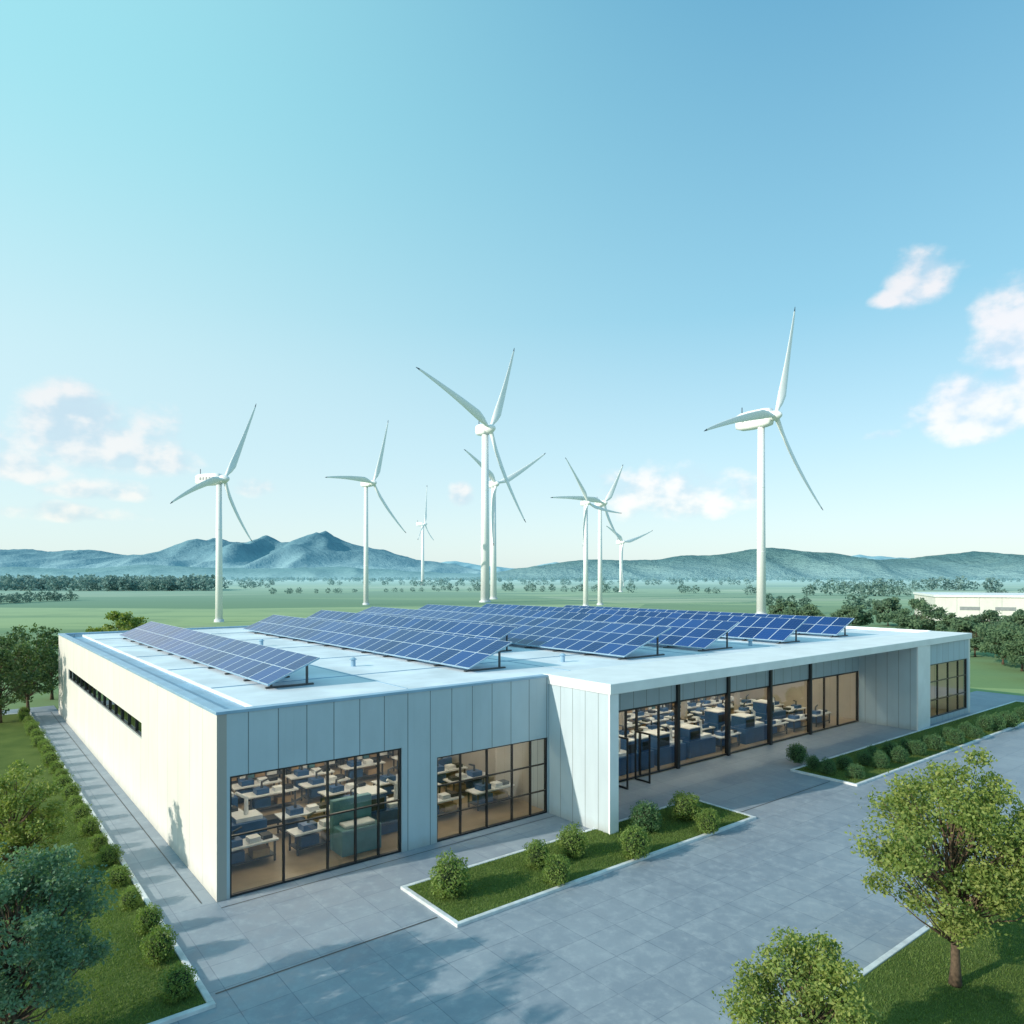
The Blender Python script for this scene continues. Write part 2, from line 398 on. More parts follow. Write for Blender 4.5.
w = B(); w.box(4.6, 6.2, .8, 1.6, .05, 1.0, M_teal); w.box(4.6, 6.2, 1.6, 1.9, .05, 1.9, M_teal); w.box(4.8, 6.0, .9, 1.5, 1.0, 1.12, M_bench)
child('machine_cabinet', w, bev=.04)

def window(name, a0, a1, z0, z1, y, mull, trans, fw=.07):
    w = B(); d0, d1 = y-.06, y+.08
    w.box(a0, a0+fw, d0, d1, z0, z1, M_frame); w.box(a1-fw, a1, d0, d1, z0, z1, M_frame)
    w.box(a0+fw, a1-fw, d0, d1, z1-fw, z1, M_frame); w.box(a0+fw, a1-fw, d0, d1, z0, z0+fw, M_frame)
    xs = [a0+fw]
    for m_ in mull:
        w.box(m_-fw*.4, m_+fw*.4, d0+.01, d1-.01, z0+fw, z1-fw, M_frame); xs += [m_-fw*.4, m_+fw*.4]
    xs.append(a1-fw)
    for i in range(0, len(xs), 2):
        for t in trans: w.box(xs[i], xs[i+1], d0+.02, d1-.02, t-fw*.35, t+fw*.35, M_frame)
    child(name, w)
    # individual panes, each very slightly out of true so reflections break up
    g = B()
    for i in range(0, len(xs), 2):
        e0, e1 = random.uniform(-.006, .006), random.uniform(-.006, .006)
        g.add([(xs[i]-.01, y+e0, z0+.03), (xs[i+1]+.01, y-e0, z0+.03), (xs[i+1]+.01, y-e0+e1, z1-.03), (xs[i]-.01, y+e0+e1, z1-.03)], [(0, 1, 2, 3)], M_glass)
    child(name+'_glass', g)
window('front_window', .4, 6.61, 0.02, 3.9, .12, [2.18, 3.74, 4.79, 5.7], [1.95])
window('front_window_small', 8.14, 13.8, 0.02, 3.3, .12, [9.3, 10.6, 11.9, 12.9], [1.0, 2.15], .06)
window('entrance_glazing', FINA[1]+.02, RW0-.02, .02, 3.62, 1.28, [17.2, 20.1, 20.9, 22.6, 24.0, 28.5, 32.8, 37.4, 39.4, 41.2], [], .10)
window('wing_window', 46.6, 53.5, .4, 4.15, WB+.12, [48.4, 50.2, 52.0], [1.6, 2.9], .08)
w = B()
for a in (24.0, 28.5, 32.8, 37.4): w.box(a-.1, a+.1, 1.06, 1.19, .02, 5.59, M_frame)
child('entrance_piers', w)
w = B()
for a in (19.0, 20.6):
    w.box(a, a+.06, .15, 1.15, .04, .12, M_frame); w.box(a, a+.06, .15, 1.15, 2.42, 2.5, M_frame)
    w.box(a, a+.06, .15, .23, .12, 2.42, M_frame); w.box(a, a+.06, 1.07, 1.15, .12, 2.42, M_frame)
    w.add([(a+.03, .23, .12), (a+.03, 1.07, .12), (a+.03, 1.07, 2.42), (a+.03, .23, 2.42)], [(0, 1, 2, 3)], M_glass)
child('entrance_doors', w)
w = B(); w.box(.08, .22, 11, 34.5, 3.2, 3.27, M_frame); w.box(.08, .22, 11, 34.5, 3.83, 3.9, M_frame)
for b_ in np.linspace(11, 34.43, 15): w.box(.07, .215, b_, b_+.07, 3.27, 3.83, M_frame)
w.box(.22, .26, 11, 34.5, 3.2, 3.9, M_frame)
child('ribbon_window_frame', w)
g = B(); g.box(.14, .15, 11, 34.5, 3.27, 3.83, M_glass); child('ribbon_window_glass', g)

# ------------------------------------------------------------ SOLAR ROWS
def solar(a0, a1, b0, b1, z0, z1, nv):
    ln = math.hypot(a1-a0, z1-z0); nx, nz = -(z1-z0)/ln, (a1-a0)/ln
    w = B(); t = .07
    vs = [(a0, b0, z0), (a1, b0, z1), (a1, b1, z1), (a0, b1, z0)]
    lo = [(x-nx*t, y, z-nz*t) for x, y, z in vs]
    w.add(vs, [(0, 1, 2, 3)], M_solar)
    w.add(vs+lo, [(4, 7, 6, 5), (0, 4, 5, 1), (1, 5, 6, 2), (2, 6, 7, 3), (3, 7, 4, 0)], M_cap)
    b_ = b0+.5
    while b_ < b1:
        for fr in (.15, .85):
            a = a0+(a1-a0)*fr; z = z0+(z1-z0)*fr-.1
            w.box(a-.04, a+.04, b_-.04, b_+.04, 5.93, z, M_steel)
        w.box(a0+.1, a1-.05, b_-.07, b_+.07, 5.865, 5.93, M_steel)
        w.add([(a0+.1, b_-.04, z0+(z1-z0)*.06-.16), (a1-.1, b_-.04, z1-.18), (a1-.1, b_+.04, z1-.18), (a0+.1, b_+.04, z0+(z1-z0)*.06-.16),
               (a0+.1, b_-.04, z0+(z1-z0)*.06-.08), (a1-.1, b_-.04, z1-.11), (a1-.1, b_+.04, z1-.11), (a0+.1, b_+.04, z0+(z1-z0)*.06-.08)],
              [(0, 3, 2, 1), (4, 5, 6, 7), (0, 1, 5, 4), (1, 2, 6, 5), (2, 3, 7, 6), (3, 0, 4, 7)], M_steel)
        b_ += 2.6
    me = w.mesh('solar_panel_array')
    uv = me.uv_layers.new(name='UVMap'); nb = round((b1-b0)/1.15)
    for i, c in enumerate([(0, 0), (0, nv), (nb, nv), (nb, 0)]): uv.data[i].uv = c
    addobj('solar_panel_array', me, frame=True)
solar(3.05, 5.15, 4.1, 34.2, 6.1, 7.0, 2)
solar(12.0, 14.5, 3.4, 35.0, 6.1, 7.15, 2)
solar(17.2, 19.7, 9.5, 37.5, 6.1, 7.3, 2)
solar(21.2, 25.0, 2.4, 38.0, 6.1, 7.45, 3)
solar(28.0, 31.4, 2.4, 38.5, 6.1, 7.5, 3)
solar(36.0, 38.8, 2.2, 38.5, 6.1, 7.4, 2)
solar(43.6, 46.2, 2.6, 34, 6.1, 7.2, 2)

# ------------------------------------------------------------ GROUND & PAVING
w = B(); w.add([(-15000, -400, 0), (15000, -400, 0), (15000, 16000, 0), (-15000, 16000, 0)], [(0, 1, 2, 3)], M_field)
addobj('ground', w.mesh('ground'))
w = B(); z = .02
def sheet(w, x0, x1, y0, y1, z, m): w.add([(x0, y0, z), (x1, y0, z), (x1, y1, z), (x0, y1, z)], [(0, 1, 2, 3)], m)
sheet(w, -60, 66, -60, -5.7, z, M_plaza); sheet(w, -1.65, 66, -5.7, 1.3, z, M_plaza); sheet(w, -1.65, 0.1, 1.3, 44, z, M_plaza)
sheet(w, -70, -1.65, 41.5, 44, z, M_plaza)
# channel drain along the frontage and beside the planters (flush slot)
sheet(w, -1.5, 4.9, -5.16, -5.10, .026, M_steel); sheet(w, 0.0, 13.8, -.50, -.455, .026, M_steel)
sheet(w, 20.4, 28.0, -5.16, -5.10, .026, M_steel); sheet(w, -.42, -.38, .2, 41, .026, M_steel)
addobj('plaza_paving', w.mesh('plaza_paving'), frame=True)
def kerb(w, x0, x1, y0, y1, t=.16, h=.12):
    w.box(x0, x1, y0, y0+t, 0, h, M_conc); w.box(x0, x1, y1-t, y1, 0, h, M_conc)
    w.box(x0, x0+t, y0+t, y1-t, 0, h, M_conc); w.box(x1-t, x1, y0+t, y1-t, 0, h, M_conc)
def bed(name, x0, x1, y0, y1, soilz=.08, nblades=0, near=None, hh=.07):
    w = B(); kerb(w, x0, x1, y0, y1); o = addobj(name, None, frame=True)
    k = addobj('kerb', w.mesh('kerb'), parent=o); bevel(k, .02)
    g = B(); g.box(x0+.16, x1-.16, y0+.16, y1-.16, 0, soilz, M_lawn); addobj('lawn_surface', g.mesh('lawn_surface'), parent=o)
    if nblades:
        nx0, nx1, ny0, ny1 = near or (x0+.18, x1-.18, y0+.18, y1-.18)
        n = nblades; X = rng.uniform(nx0, nx1, n); Y = rng.uniform(ny0, ny1, n)
        base = np.stack([X, Y, np.full(n, soilz)], 1)
        th = rng.uniform(0, 2*np.pi, n); ww = rng.uniform(.006, .014, n); h = rng.uniform(.4, 1.0, n)*hh
        d = np.stack([np.cos(th)*ww, np.sin(th)*ww, np.zeros(n)], 1)
        tip = base+np.stack([rng.normal(0, .025, n), rng.normal(0, .025, n), h], 1)
        V = np.empty((n, 3, 3)); V[:, 0] = base-d; V[:, 1] = base+d; V[:, 2] = tip
        addobj('grass', fastmesh('grass', V.reshape(-1, 3), 3, [M_grassb]), parent=o)
    return o
bed('lawn_bed', -45, -1.65, -5.7, 41.3, .08, 130000, (-12, -1.85, -5.5, 14))
bed('planter_bed', 5.0, 20.2, -6.05, -2.72, .10, 36000)
bed('planter_bed', 28.2, 62.0, -6.4, -2.85, .10, 20000)
bed('lawn_bed', 5.0, 60.0, -45, -14.5, .08, 70000, (6, 22, -21, -14.7))
# ------------------------------------------------------------ FOLIAGE
def leaves(C, sz, up=.25, asp=.55):
    n = len(C)
    nrm = rng.normal(0, 1, (n, 3)); nrm[:, 2] += up*2; nrm /= np.linalg.norm(nrm, axis=1)[:, None]
    r = rng.normal(0, 1, (n, 3)); t = np.cross(nrm, r); t /= np.linalg.norm(t, axis=1)[:, None]
    b = np.cross(nrm, t); s = (rng.uniform(.6, 1.25, n)*sz)[:, None]
    V = np.empty((n, 4, 3)); V[:, 0] = C-t*s; V[:, 1] = C+b*s*asp; V[:, 2] = C+t*s; V[:, 3] = C-b*s*asp
    return V.reshape(-1, 3)
def tree(loc, h, cr, cz0, ncl, lpc, lsz, mat, seed, name='deciduous_tree', tr=.12):
    global rng
    rs = np.random.default_rng(seed); rng = rs
    e = empty(name, loc=loc)
    w = B(); ctop = h; cc = Vector((0, 0, (cz0+ctop)/2)); hz = (ctop-cz0)/2
    pts = []; rads = []
    for i in range(9):
        f = i/8; zz = f*(cz0+hz*1.3)
        pts.append((math.sin(f*3+seed)*.12*f*cr*.5, math.cos(f*2.4+seed)*.1*f*cr*.5, zz)); rads.append(tr*(1-.75*f)*(1.35 if i == 0 else 1))
    w.tube(pts, rads, M_bark, 9)
    cents = []
    tries = 0
    while len(cents) < ncl and tries < 5000:
        tries += 1
        p = rs.normal(0, 1, 3); p /= np.linalg.norm(p); rr = rs.uniform(.25, 1)**.5
        az = math.atan2(p[1], p[0]); lob = 1+.22*math.sin(az*3+seed)+.14*math.sin(az*5+seed*2+p[2]*3)
        q = np.array([p[0]*cr*rr*lob, p[1]*cr*rr*lob, cc.z+p[2]*hz*rr*(1+.12*math.sin(az*4+seed))])
        fz = (q[2]-cz0)/(ctop-cz0)
        wlim = 1.0 if fz < .55 else (1-.55*((fz-.55)/.45))
        if math.hypot(q[0], q[1]) > cr*1.15*wlim: continue
        cents.append(q)
    C = []
    for q in cents:
        j = max(2, min(7, int((q[2]/(cz0+hz*1.3))*8*.62))); s = Vector(pts[j]); t = Vector(q)
        mid = s.lerp(t, .5)+Vector((0, 0, -.06*cr))+Vector(rs.normal(0, .05*cr, 3))
        w.tube([s, s.lerp(mid, .6), mid, t], [tr*.28, tr*.2, tr*.14, tr*.05], M_bark, 5)
        r0 = cr*rs.uniform(.15, .27)
        n = int(lpc*rs.uniform(.6, 1.3))
        dd = rs.normal(0, 1, (n, 3)); dd /= np.linalg.norm(dd, axis=1)[:, None]
        rad = r0*rs.uniform(.35, 1.05, n)**.6
        sh = np.array([1, 1, .62]); C.append(q+dd*rad[:, None]*sh*(1+.25*rs.normal(0, 1, (n, 1))))
    C = np.concatenate(C); C = C[C[:, 2] > cz0*.6]
    addobj('trunk', w.mesh('trunk', True), parent=e)
    addobj('crown', fastmesh('crown', leaves(C, lsz), 4, [mat]), parent=e)
    return e
tree((11.05, 17.9, .05), 5.65, 2.1, 1.5, 130, 270, .052, M_leaf, 3)
tree((5.65, 13.8, .05), 3.25, 1.35, .6, 85, 260, .043, M_leaf, 11)
tree((-10.45, 15.0, .05), 4.75, 1.7, .6, 120, 300, .047, M_leaf_teal, 5)
tree((at(14, 24), 24, .05), 3.95, 1.4, .5, 75, 190, .055, M_leaf, 8)
tree((-13.2, 10.0, .05), 7.5, 2.4, 2.4, 80, 120, .09, M_leaf_teal, 21)
tree((at(28, 54), 54, 0), 6.9, 2.5, 1.2, 70, 110, .12, M_leaf_dark, 9)
tree((at(0, 50), 50, 0), 6.2, 2.4, 1.0, 60, 110, .12, M_leaf_dark, 14)
tree((at(52, 60), 60, 0), 5.9, 2.0, .8, 50, 100, .13, M_leaf_dark, 15)
tree((at(122, 88), 88, 0), 6.3, 3.0, .8, 60, 90, .2, M_leaf, 16)
k = 30
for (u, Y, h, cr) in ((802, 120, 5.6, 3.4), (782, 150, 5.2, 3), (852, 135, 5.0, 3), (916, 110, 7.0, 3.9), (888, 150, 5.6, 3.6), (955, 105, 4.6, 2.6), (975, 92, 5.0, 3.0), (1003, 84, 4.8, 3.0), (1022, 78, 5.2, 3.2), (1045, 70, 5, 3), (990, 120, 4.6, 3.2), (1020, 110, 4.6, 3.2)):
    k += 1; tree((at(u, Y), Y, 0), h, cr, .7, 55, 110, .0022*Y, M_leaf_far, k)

def shrub_mesh(seed, mat):
    rs = np.random.default_rng(seed); n = 3400
    d = rs.normal(0, 1, (n, 3)); d /= np.linalg.norm(d, axis=1)[:, None]
    r = np.empty(n)
    for i in range(n):
        p = Vector(d[i])*1.8+Vector((seed, 0, 0)); r[i] = 1+.32*mnoise.noise(p)+.14*mnoise.noise(p*2.7)
    r *= rs.uniform(.66, 1.06, n)
    C = d*r[:, None]; C[:, 2] = C[:, 2]*.98+.86; C = C[C[:, 2] > .02]
    V = leaves(C, .07, .3)
    return fastmesh('shrub_leaves', V, 4, [mat])
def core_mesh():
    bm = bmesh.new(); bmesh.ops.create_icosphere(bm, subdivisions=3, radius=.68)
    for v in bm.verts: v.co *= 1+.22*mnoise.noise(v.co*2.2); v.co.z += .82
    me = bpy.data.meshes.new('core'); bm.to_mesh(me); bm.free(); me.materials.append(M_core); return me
SM = [shrub_mesh(i+1, M_shrub) for i in range(4)]; SD = [shrub_mesh(i+9, M_shrub_d) for i in range(3)]; CM = core_mesh()
def shrub(p, r, dark=False):
    e = empty('round_shrub', loc=p); e.rotation_euler = (0, 0, random.uniform(0, 6.28)); s = r
    e.scale = (s*random.uniform(.9, 1.08), s*random.uniform(.9, 1.08), s*random.uniform(.9, 1.2))
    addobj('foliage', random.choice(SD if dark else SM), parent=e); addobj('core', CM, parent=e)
b_ = -4.75
while b_ < 40:
    shrub(L2W(-2.2+random.uniform(-.08, .08), b_, .06), random.uniform(.34, .42)); b_ += random.uniform(1.75, 2.1)
for (u, v, rp) in ((450, 895, 18), (537, 866, 13), (557, 883, 14), (572, 856, 14), (635, 857, 15), (645, 831, 16), (686, 819, 15), (708, 832, 12)):
    p = px(u, v, .1); shrub(p, rp/F*p.y*1.0, rp == 16)
for (u, v, rp) in ((797, 763, 10), (813, 770, 8), (828, 774, 9), (845, 769, 9), (855, 778, 9), (864, 765, 8), (873, 760, 8), (881, 768, 9), (890, 757, 9), (899, 762, 9), (906, 753, 8), (918, 755, 9), (927, 748, 8), (937, 750, 9), (948, 741, 8), (956, 744, 8), (966, 736, 8), (975, 738, 8), (985, 731, 8), (995, 730, 9), (1005, 724, 8), (1012, 727, 8), (1022, 719, 8)):
    p = px(u, v, .1); shrub(p, rp/F*p.y*.9, True)

rng = np.random.default_rng(99)
C = []; S = []
def belt(n, u0, u1, Y0, Y1, h0, h1):
    for i in range(n):
        Y = Y0*(Y1/Y0)**rng.uniform(); u = rng.uniform(u0, u1); h = rng.uniform(h0, h1); r = h*rng.uniform(.42, .75)
        m_ = 120; d = rng.normal(0, 1, (m_, 3)); d /= np.linalg.norm(d, axis=1)[:, None]
        d *= rng.uniform(.5, 1, (m_, 1))
        d[:, :2] *= (1-.35*np.clip(d[:, 2:3], 0, 1))
        q = d*np.array([r, r, h*.5])+np.array([at(u, Y), Y, h*.48]); C.append(q); S.append(np.full(m_, h*.10))
def hedge_line(n, u0, Y0, u1, Y1, h0, h1, gap=.0):
    for i in range(n):
        t = (i+rng.uniform())/n; a = 1/Y0*(1-t)+1/Y1*t; Y = 1/a; u = u0+(u1-u0)*t+rng.normal(0, 2)
        if mnoise.noise(Vector((u*.025, Y0*.01, 3))) < -.3+gap: continue
        k_ = 1+.3*mnoise.noise(Vector((u*.04, Y0*.02, 9)))
        belt(1, u-1, u+1, Y*.985, Y*1.015, h0*k_, h1*k_)
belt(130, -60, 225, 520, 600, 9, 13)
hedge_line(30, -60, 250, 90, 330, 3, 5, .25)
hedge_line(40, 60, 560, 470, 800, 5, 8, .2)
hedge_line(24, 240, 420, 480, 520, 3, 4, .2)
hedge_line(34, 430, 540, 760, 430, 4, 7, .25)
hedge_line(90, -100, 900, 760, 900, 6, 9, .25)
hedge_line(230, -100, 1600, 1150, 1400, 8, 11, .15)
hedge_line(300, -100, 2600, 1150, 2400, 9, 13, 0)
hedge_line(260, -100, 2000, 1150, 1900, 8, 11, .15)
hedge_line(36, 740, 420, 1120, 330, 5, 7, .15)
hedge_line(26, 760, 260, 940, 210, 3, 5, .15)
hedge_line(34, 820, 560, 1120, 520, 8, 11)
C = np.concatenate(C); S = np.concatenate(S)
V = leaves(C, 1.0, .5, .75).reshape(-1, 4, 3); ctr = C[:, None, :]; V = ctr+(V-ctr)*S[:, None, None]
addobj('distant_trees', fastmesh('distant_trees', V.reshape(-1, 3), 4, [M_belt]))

# ------------------------------------------------------------ HILLS
def hills(name, prof, Y0, depth, mat, seed, rough=1.0):
    us = [p[0] for p in prof]; hs = [p[1] for p in prof]
    nu, ny = 520, 44; vs = []; fs = []
    for j in range(ny):
        t = j/(ny-1); Y = Y0+depth*(t*2-1)
        env = 1-abs(t-.5)*2; env = env**.9
        for i in range(nu):
            X = at(us[0], Y0)+(at(us[-1], Y0)-at(us[0], Y0))*i/(nu-1)
            u = 512+F*X/Y0; hp = float(np.interp(u, us, hs))
            base = (hp*Y0/F+CH) if hp > 0 else 0
            nz = mnoise.fractal(Vector((X*.004+seed, Y*.004, 0)), .9, 2.1, 6)
            ridge = 1-abs(mnoise.noise(Vector((X*.005+seed, Y*.0018, 5))))*2.4
            hgt = base*env*(1+.07*nz*rough)+base*.75*(1-env)*env*(ridge*1.3-.4)+nz*7*rough*env
            vs.append((X, Y, max(-3, hgt) if base > 0 else -3))
    for j in range(ny-1):
        for i in range(nu-1):
            a = j*nu+i; fs.append((a, a+1, a+1+nu, a+nu))
    w = B(); w.add(vs, fs, mat); addobj(name, w.mesh(name, True))
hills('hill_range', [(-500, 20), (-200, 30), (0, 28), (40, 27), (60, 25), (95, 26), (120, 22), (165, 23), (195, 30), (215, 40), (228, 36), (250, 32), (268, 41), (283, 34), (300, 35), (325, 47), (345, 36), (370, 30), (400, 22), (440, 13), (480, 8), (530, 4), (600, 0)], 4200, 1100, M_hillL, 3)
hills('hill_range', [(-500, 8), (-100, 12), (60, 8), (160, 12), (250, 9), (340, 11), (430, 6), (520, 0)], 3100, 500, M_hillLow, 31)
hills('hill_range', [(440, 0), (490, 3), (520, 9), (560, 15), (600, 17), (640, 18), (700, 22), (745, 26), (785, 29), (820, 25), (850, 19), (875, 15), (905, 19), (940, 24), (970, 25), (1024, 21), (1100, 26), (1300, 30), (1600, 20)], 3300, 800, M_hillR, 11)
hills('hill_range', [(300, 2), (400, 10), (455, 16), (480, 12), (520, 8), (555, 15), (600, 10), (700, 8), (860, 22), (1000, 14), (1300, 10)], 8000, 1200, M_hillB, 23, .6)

e = empty('warehouse_building', loc=(0, 0, 0))
w = B(); A = Vector((99, 168)); dA = Vector((.93, -.36)); dB = Vector((.36, .93))
def wp(a, b): p = A+dA*a+dB*b; return (p.x, p.y)
w.prism([wp(0, 0), wp(70, 0), wp(70, 30), wp(0, 30)], 0, 5.6, M_left); w.prism([wp(-.3, -.3), wp(70.3, -.3), wp(70.3, 30.3), wp(-.3, 30.3)], 5.6, 6.1, M_white)
for i in range(9):
    a = 5+i*7; w.prism([wp(a, -.06), wp(a+4, -.06), wp(a+4, 0.0), wp(a, 0.0)], 2.6, 3.4, M_turb_dk)
addobj('walls', w.mesh('warehouse_walls'), parent=e)

# ------------------------------------------------------------ TURBINES
def turbine(tu, hu, hv, Y, c, blades, rw, nl=.2, nh=.05):
    s = Y/F; t = (hu-512)/F
    psi = math.acos(c/math.sqrt(1+t*t))-math.atan(t)
    h = Vector((math.cos(psi), math.sin(psi), 0)); n = Vector((math.sin(psi), -math.cos(psi), 0))
    hz = CH+(HV-hv)*s; Rm = max(math.hypot(x/c, y) for x, y in blades)*s
    kk = n.x-t*n.y
    off = max(Rm*.035, (hu-tu)*s/kk if kk > .1 else 0)
    hub = Vector((t*Y, Y, hz)); tw = hub-n*off
    e = empty('wind_turbine', loc=(tw.x, tw.y, 0)); org = Vector((tw.x, tw.y, 0))
    w = B(); th = hz-Rm*.03
    rb = rw*s; rt = rw*s*.72
    w.tube([(0, 0, -1), (0, 0, th*.5), (0, 0, th)], [rb, (rb+rt)/2, rt], M_turb, 24)
    for f in (.33, .66):
        r_ = rb+(rt-rb)*f; w.tube([(0, 0, th*f-.1), (0, 0, th*f+.1)], [r_*1.025]*2, M_turb, 24, False)
    w.tube([(0, 0, -1), (0, 0, .6)], [rb*1.35, rb*1.3], M_conc, 20)
    addobj('tower', w.mesh('tower', True, True), parent=e)
    w = B(); hub_l = hub-org; L = Rm*nl; hh = Rm*nh; wd = Rm*.046
    secs = [(.02, .55), (.06, .9), (.2, 1.0), (.6, 1.02), (.85, .95), (.97, .75), (1.0, .45)]
    vs = []; k = 16
    for f, sc in secs:
        p = hub_l-n*(L*f)
        for j in range(k):
            a = 2*math.pi*(j+.5)/k; ca, sa = math.cos(a), math.sin(a)
            cx = math.copysign(abs(ca)**.45, ca); sx = math.copysign(abs(sa)**.45, sa)
            vs.append(p+h*cx*wd*sc+Vector((0, 0, 1))*sx*hh*sc)
    fs = [(i*k+j, i*k+(j+1) % k, (i+1)*k+(j+1) % k, (i+1)*k+j) for i in range(len(secs)-1) for j in range(k)]
    fs += [tuple(range(k)), tuple(reversed(range((len(secs)-1)*k, len(secs)*k)))]
    w.add(vs, fs, M_turb)
    if nl > .22:
        for sd in (-1, 1):
            for i in range(5):
                f0 = .22+i*.12; p0 = hub_l-n*L*f0; p1 = hub_l-n*L*(f0+.07); o_ = h*sd*wd*1.035
                w.add([p0+o_+Vector((0, 0, -hh*.15)), p1+o_+Vector((0, 0, -hh*.15)), p1+o_+Vector((0, 0, hh*.35)), p0+o_+Vector((0, 0, hh*.35))], [(0, 1, 2, 3)], M_turb_dk)
    q = hub_l-n*L*.85+Vector((0, 0, hh)); w.tube([q, q+Vector((0, 0, Rm*.05))], [Rm*.004]*2, M_tip, 6)
    addobj('nacelle', w.mesh('nacelle', True, True), parent=e)
    w = B()
    w.tube([hub_l-n*Rm*.015, hub_l+n*Rm*.02, hub_l+n*Rm*.05, hub_l+n*Rm*.075, hub_l+n*Rm*.085], [Rm*.04, Rm*.043, Rm*.036, Rm*.02, Rm*.004], M_turb, 20)
    hc = hub_l+n*Rm*.025
    T = [(0, .020, .020), (.05, .020, .020), (.12, .045, .016), (.2, .060, .011), (.4, .048, .007), (.65, .032, .0045), (.85, .021, .003), (.955, .0135, .002), (1, .003, .001)]
    fsx = [t_[0] for t_ in T]
    for (dx, dy) in blades:
        bv = h*(dx/c*s)+Vector((0, 0, dy*s)); Lb = bv.length; d = bv.normalized(); cdir = d.cross(n).normalized()
        ch_min = .55*s/Rm
        vs = []; k = 16; ns = 26
        for i in range(ns):
            f = i/(ns-1); cw = float(np.interp(f, fsx, [t_[1] for t_ in T])); tk = float(np.interp(f, fsx, [t_[2] for t_ in T]))
            tw_ = R(28)*(1-f)**2+R(3); cd = cdir*math.cos(tw_)+n*math.sin(tw_); nd = n*math.cos(tw_)-cdir*math.sin(tw_)
            cw = max(cw*1.3, ch_min*(1.3 if f < .98 else .5)); tk = max(tk, ch_min*.5)
            pc = hc+d*(Lb*f)+cdir*(Rm*.02*math.sin(f*math.pi))+n*(Rm*.03*f*f)+cd*(cw-.02)*.35*Rm
            for j in range(k):
                a = 2*math.pi*j/k; vs.append(pc+cd*math.cos(a)*cw*Rm*.5+nd*math.sin(a)*tk*Rm)
        base = len(w.v)
        mi0, mi1 = w.mat(M_turb), w.mat(M_tip); w.v += [tuple(x) for x in vs]
        for i in range(ns-1):
            for j in range(k):
                w.f.append((base+i*k+j, base+i*k+(j+1) % k, base+(i+1)*k+(j+1) % k, base+(i+1)*k+j)); w.mi.append(mi1 if i >= ns-2 else mi0)
    addobj('rotor', w.mesh('rotor', True, True), parent=e)
turbine(220, 222, 479, 163, .65, [(32, 86), (-51, -32), (27, -61)], 3.6, .30, .06)
turbine(366, 372, 483, 262, .7, [(14, 66), (-46, -2), (33, -48)], 2.6)
turbine(423, 424, 524, 900, .3, [(1, 39), (-8, -17), (8, -15)], 1.7)
turbine(487, 488, 429, 290, .66, [(23, 88), (-68, 38), (35, -91)], 4.6, .13)
turbine(494, 495, 484, 330, .8, [(51, 37), (-32, 30), (-4, -62)], 3.3, .13)
turbine(586, 587, 503, 245, .72, [(-23, 42), (34, -8), (-6, -44)], 2.7, .15)
turbine(600, 603, 503, 260, .75, [(18, 40), (-52, 1), (15, -38)], 2.5, .15)
turbine(622, 622, 542, 490, .7, [(30, 13), (-17, 15), (0, -46)], 1.6, .15)
turbine(761, 773, 416, 188, .6, [(17, 113), (-68, -29), (47, -91)], 4.7, .36, .078)

# ------------------------------------------------------------ LIGHT + SKY
sel = R(24); sh = Vector((-.87, -.49)).normalized()
sv = Vector((sh.x*math.cos(sel), sh.y*math.cos(sel), math.sin(sel)))
ld = bpy.data.lights.new('sun', 'SUN'); ld.energy = 4.4; ld.angle = R(.53); ld.color = (1, .90, .76)
so = addobj('sun', ld); so.rotation_euler = sv.to_track_quat('Z', 'Y').to_euler(); so.location = (0, 0, 60)
W = bpy.data.worlds.new('World'); scene.world = W; W.use_nodes = True
nt = W.node_tree; nt.nodes.clear(); b = NB(nt)
out = b.n('ShaderNodeOutputWorld')
sky = b.n('ShaderNodeTexSky', sky_type='NISHITA'); sky.sun_disc = False; sky.sun_elevation = sel; sky.sun_rotation = math.atan2(sh.x, sh.y)
sky.air_density = 1.0; sky.dust_density = 1.0; sky.ozone_density = 2.0
D = b.n('ShaderNodeTexCoord').outputs['Generated']
nrm = b.n('ShaderNodeVectorMath', operation='NORMALIZE'); nt.links.new(D, nrm.inputs[0])
s = b.n('ShaderNodeSeparateXYZ'); nt.links.new(nrm.outputs[0], s.inputs[0]); X, Yv, Z = s.outputs
az = b.m('ARCTAN2', X, Yv); el = b.m('ARCSINE', Z)
ramp = b.n('ShaderNodeValToRGB'); nt.links.new(el, ramp.inputs[0]); cr = ramp.color_ramp
cr.elements[0].position = 0; cr.elements[0].color = (.76, .89, .90, 1); cr.elements[1].position = .75; cr.elements[1].color = (.10, .39, .62, 1)
e0 = cr.elements.new(.07); e0.color = (.69, .87, .90, 1)
e1 = cr.elements.new(.17); e1.color = (.52, .80, .88, 1); e2 = cr.elements.new(.34); e2.color = (.28, .64, .79, 1)
leftf = b.smooth(az, -.75, .50, 1, 0)
hi = b.smooth(el, .0, .30, .35, .92)
lramp = b.mix(b.smooth(el, .1, .6), (.78, .96, .95), (.42, .92, .96))
grad = b.mix(b.m('MULTIPLY', leftf, hi), ramp.outputs[0], lramp)
cv = b.n('ShaderNodeCombineXYZ'); nt.links.new(az, cv.inputs[0]); nt.links.new(b.m('MULTIPLY', el, 1.35), cv.inputs[1])
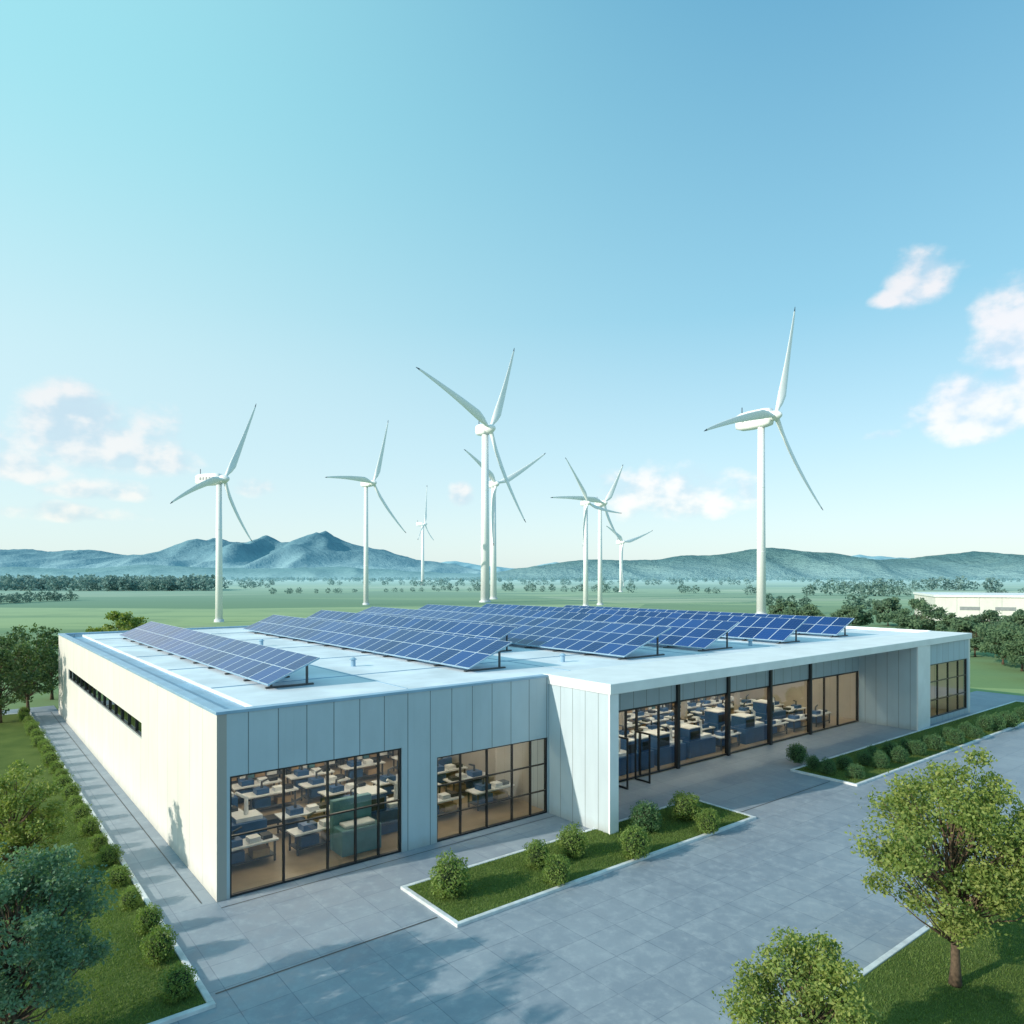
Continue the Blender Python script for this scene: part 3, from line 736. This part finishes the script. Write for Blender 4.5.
CL = [(925, 282, 46, 34, 1), (893, 298, 26, 12, .8), (1004, 310, 44, 34, 1), (1014, 352, 52, 40, 1), (980, 412, 80, 44, 1.15), (1040, 390, 64, 52, 1.1), (880, 437, 28, 8, .8), (640, 496, 44, 36, 1.05), (690, 500, 70, 32, 1.05), (742, 497, 22, 16, .9),
      (88, 442, 100, 54, 1.15), (45, 430, 50, 34, 1), (150, 462, 56, 26, 1), (25, 470, 54, 22, 1), (105, 492, 60, 15, .95), (50, 514, 90, 13, .9), (462, 497, 14, 16, .9), (255, 490, 28, 14, .9), (1150, 380, 80, 40, 1), (-150, 430, 120, 50, 1)]
fa = None
for (u, v, ww, hh, st) in CL:
    dx, dz = (u-512)/F, (HV-v)/F; a0 = math.atan2(dx, 1); e0_ = math.atan2(dz, math.hypot(dx, 1)); sc = math.cos(a0)
    p1 = b.m('MULTIPLY_ADD', az, 1/(ww/F*sc*sc), -a0/(ww/F*sc*sc)); p2 = b.m('MULTIPLY_ADD', el, 1/(hh/F*sc), -e0_/(hh/F*sc))
    p2 = b.m('MAXIMUM', p2, b.m('MULTIPLY', p2, -1.6))   # flatter cloud bases
    d2 = b.m('MULTIPLY_ADD', p1, p1, b.m('MULTIPLY', p2, p2))
    f = b.m('MULTIPLY_ADD', d2, -.70*st, .95*st)
    fa = f if fa is None else b.m('MAXIMUM', fa, f)
fa = b.m('MAXIMUM', fa, -1.0)
def nz(off, sc, det):
    add = b.n('ShaderNodeVectorMath', operation='ADD'); nt.links.new(cv.outputs[0], add.inputs[0]); add.inputs[1].default_value = (off[0], off[1], 0)
    return b.noise(add.outputs[0], sc, det, .54)
n_a = nz((0, 0), 15, 7); n_b = nz((-.012, .022), 15, 3)
q0 = b.m('MULTIPLY_ADD', b.m('SUBTRACT', n_a, .5), 2.5, fa)
dens = b.smooth(q0, .12, .95)
lit = b.smooth(b.m('SUBTRACT', n_a, n_b), -.13, .12)
ccol = b.mix(lit, (.60, .75, .83), (1.06, .98, .91))
edge = b.smooth(az, -.55, 0.1, .78, .92)
grad = b.mix(b.m('MULTIPLY', dens, edge), grad, ccol)
bg1 = b.n('ShaderNodeBackground'); nt.links.new(sky.outputs[0], bg1.inputs[0]); bg1.inputs[1].default_value = .05
bg2 = b.n('ShaderNodeBackground'); nt.links.new(grad, bg2.inputs[0]); bg2.inputs[1].default_value = .80
ad = b.n('ShaderNodeAddShader'); nt.links.new(bg1.outputs[0], ad.inputs[0]); nt.links.new(bg2.outputs[0], ad.inputs[1])
nt.links.new(ad.outputs[0], out.inputs[0])
W.cycles.sampling_method = 'MANUAL'; W.cycles.sample_map_resolution = 512

# ------------------------------------------------------------ CAMERA
cd = bpy.data.cameras.new('camera'); cam = addobj('camera', cd); cam.location = (0, 0, CH); cam.rotation_euler = (R(90), 0, 0)
cd.lens = F/1024*36; cd.sensor_width = 36; cd.shift_y = (HV-512)/1024; cd.clip_end = 30000; cd.clip_start = .1
scene.camera = cam
scene.view_settings.view_transform = 'Standard'; scene.view_settings.look = 'None'; scene.view_settings.exposure = 0
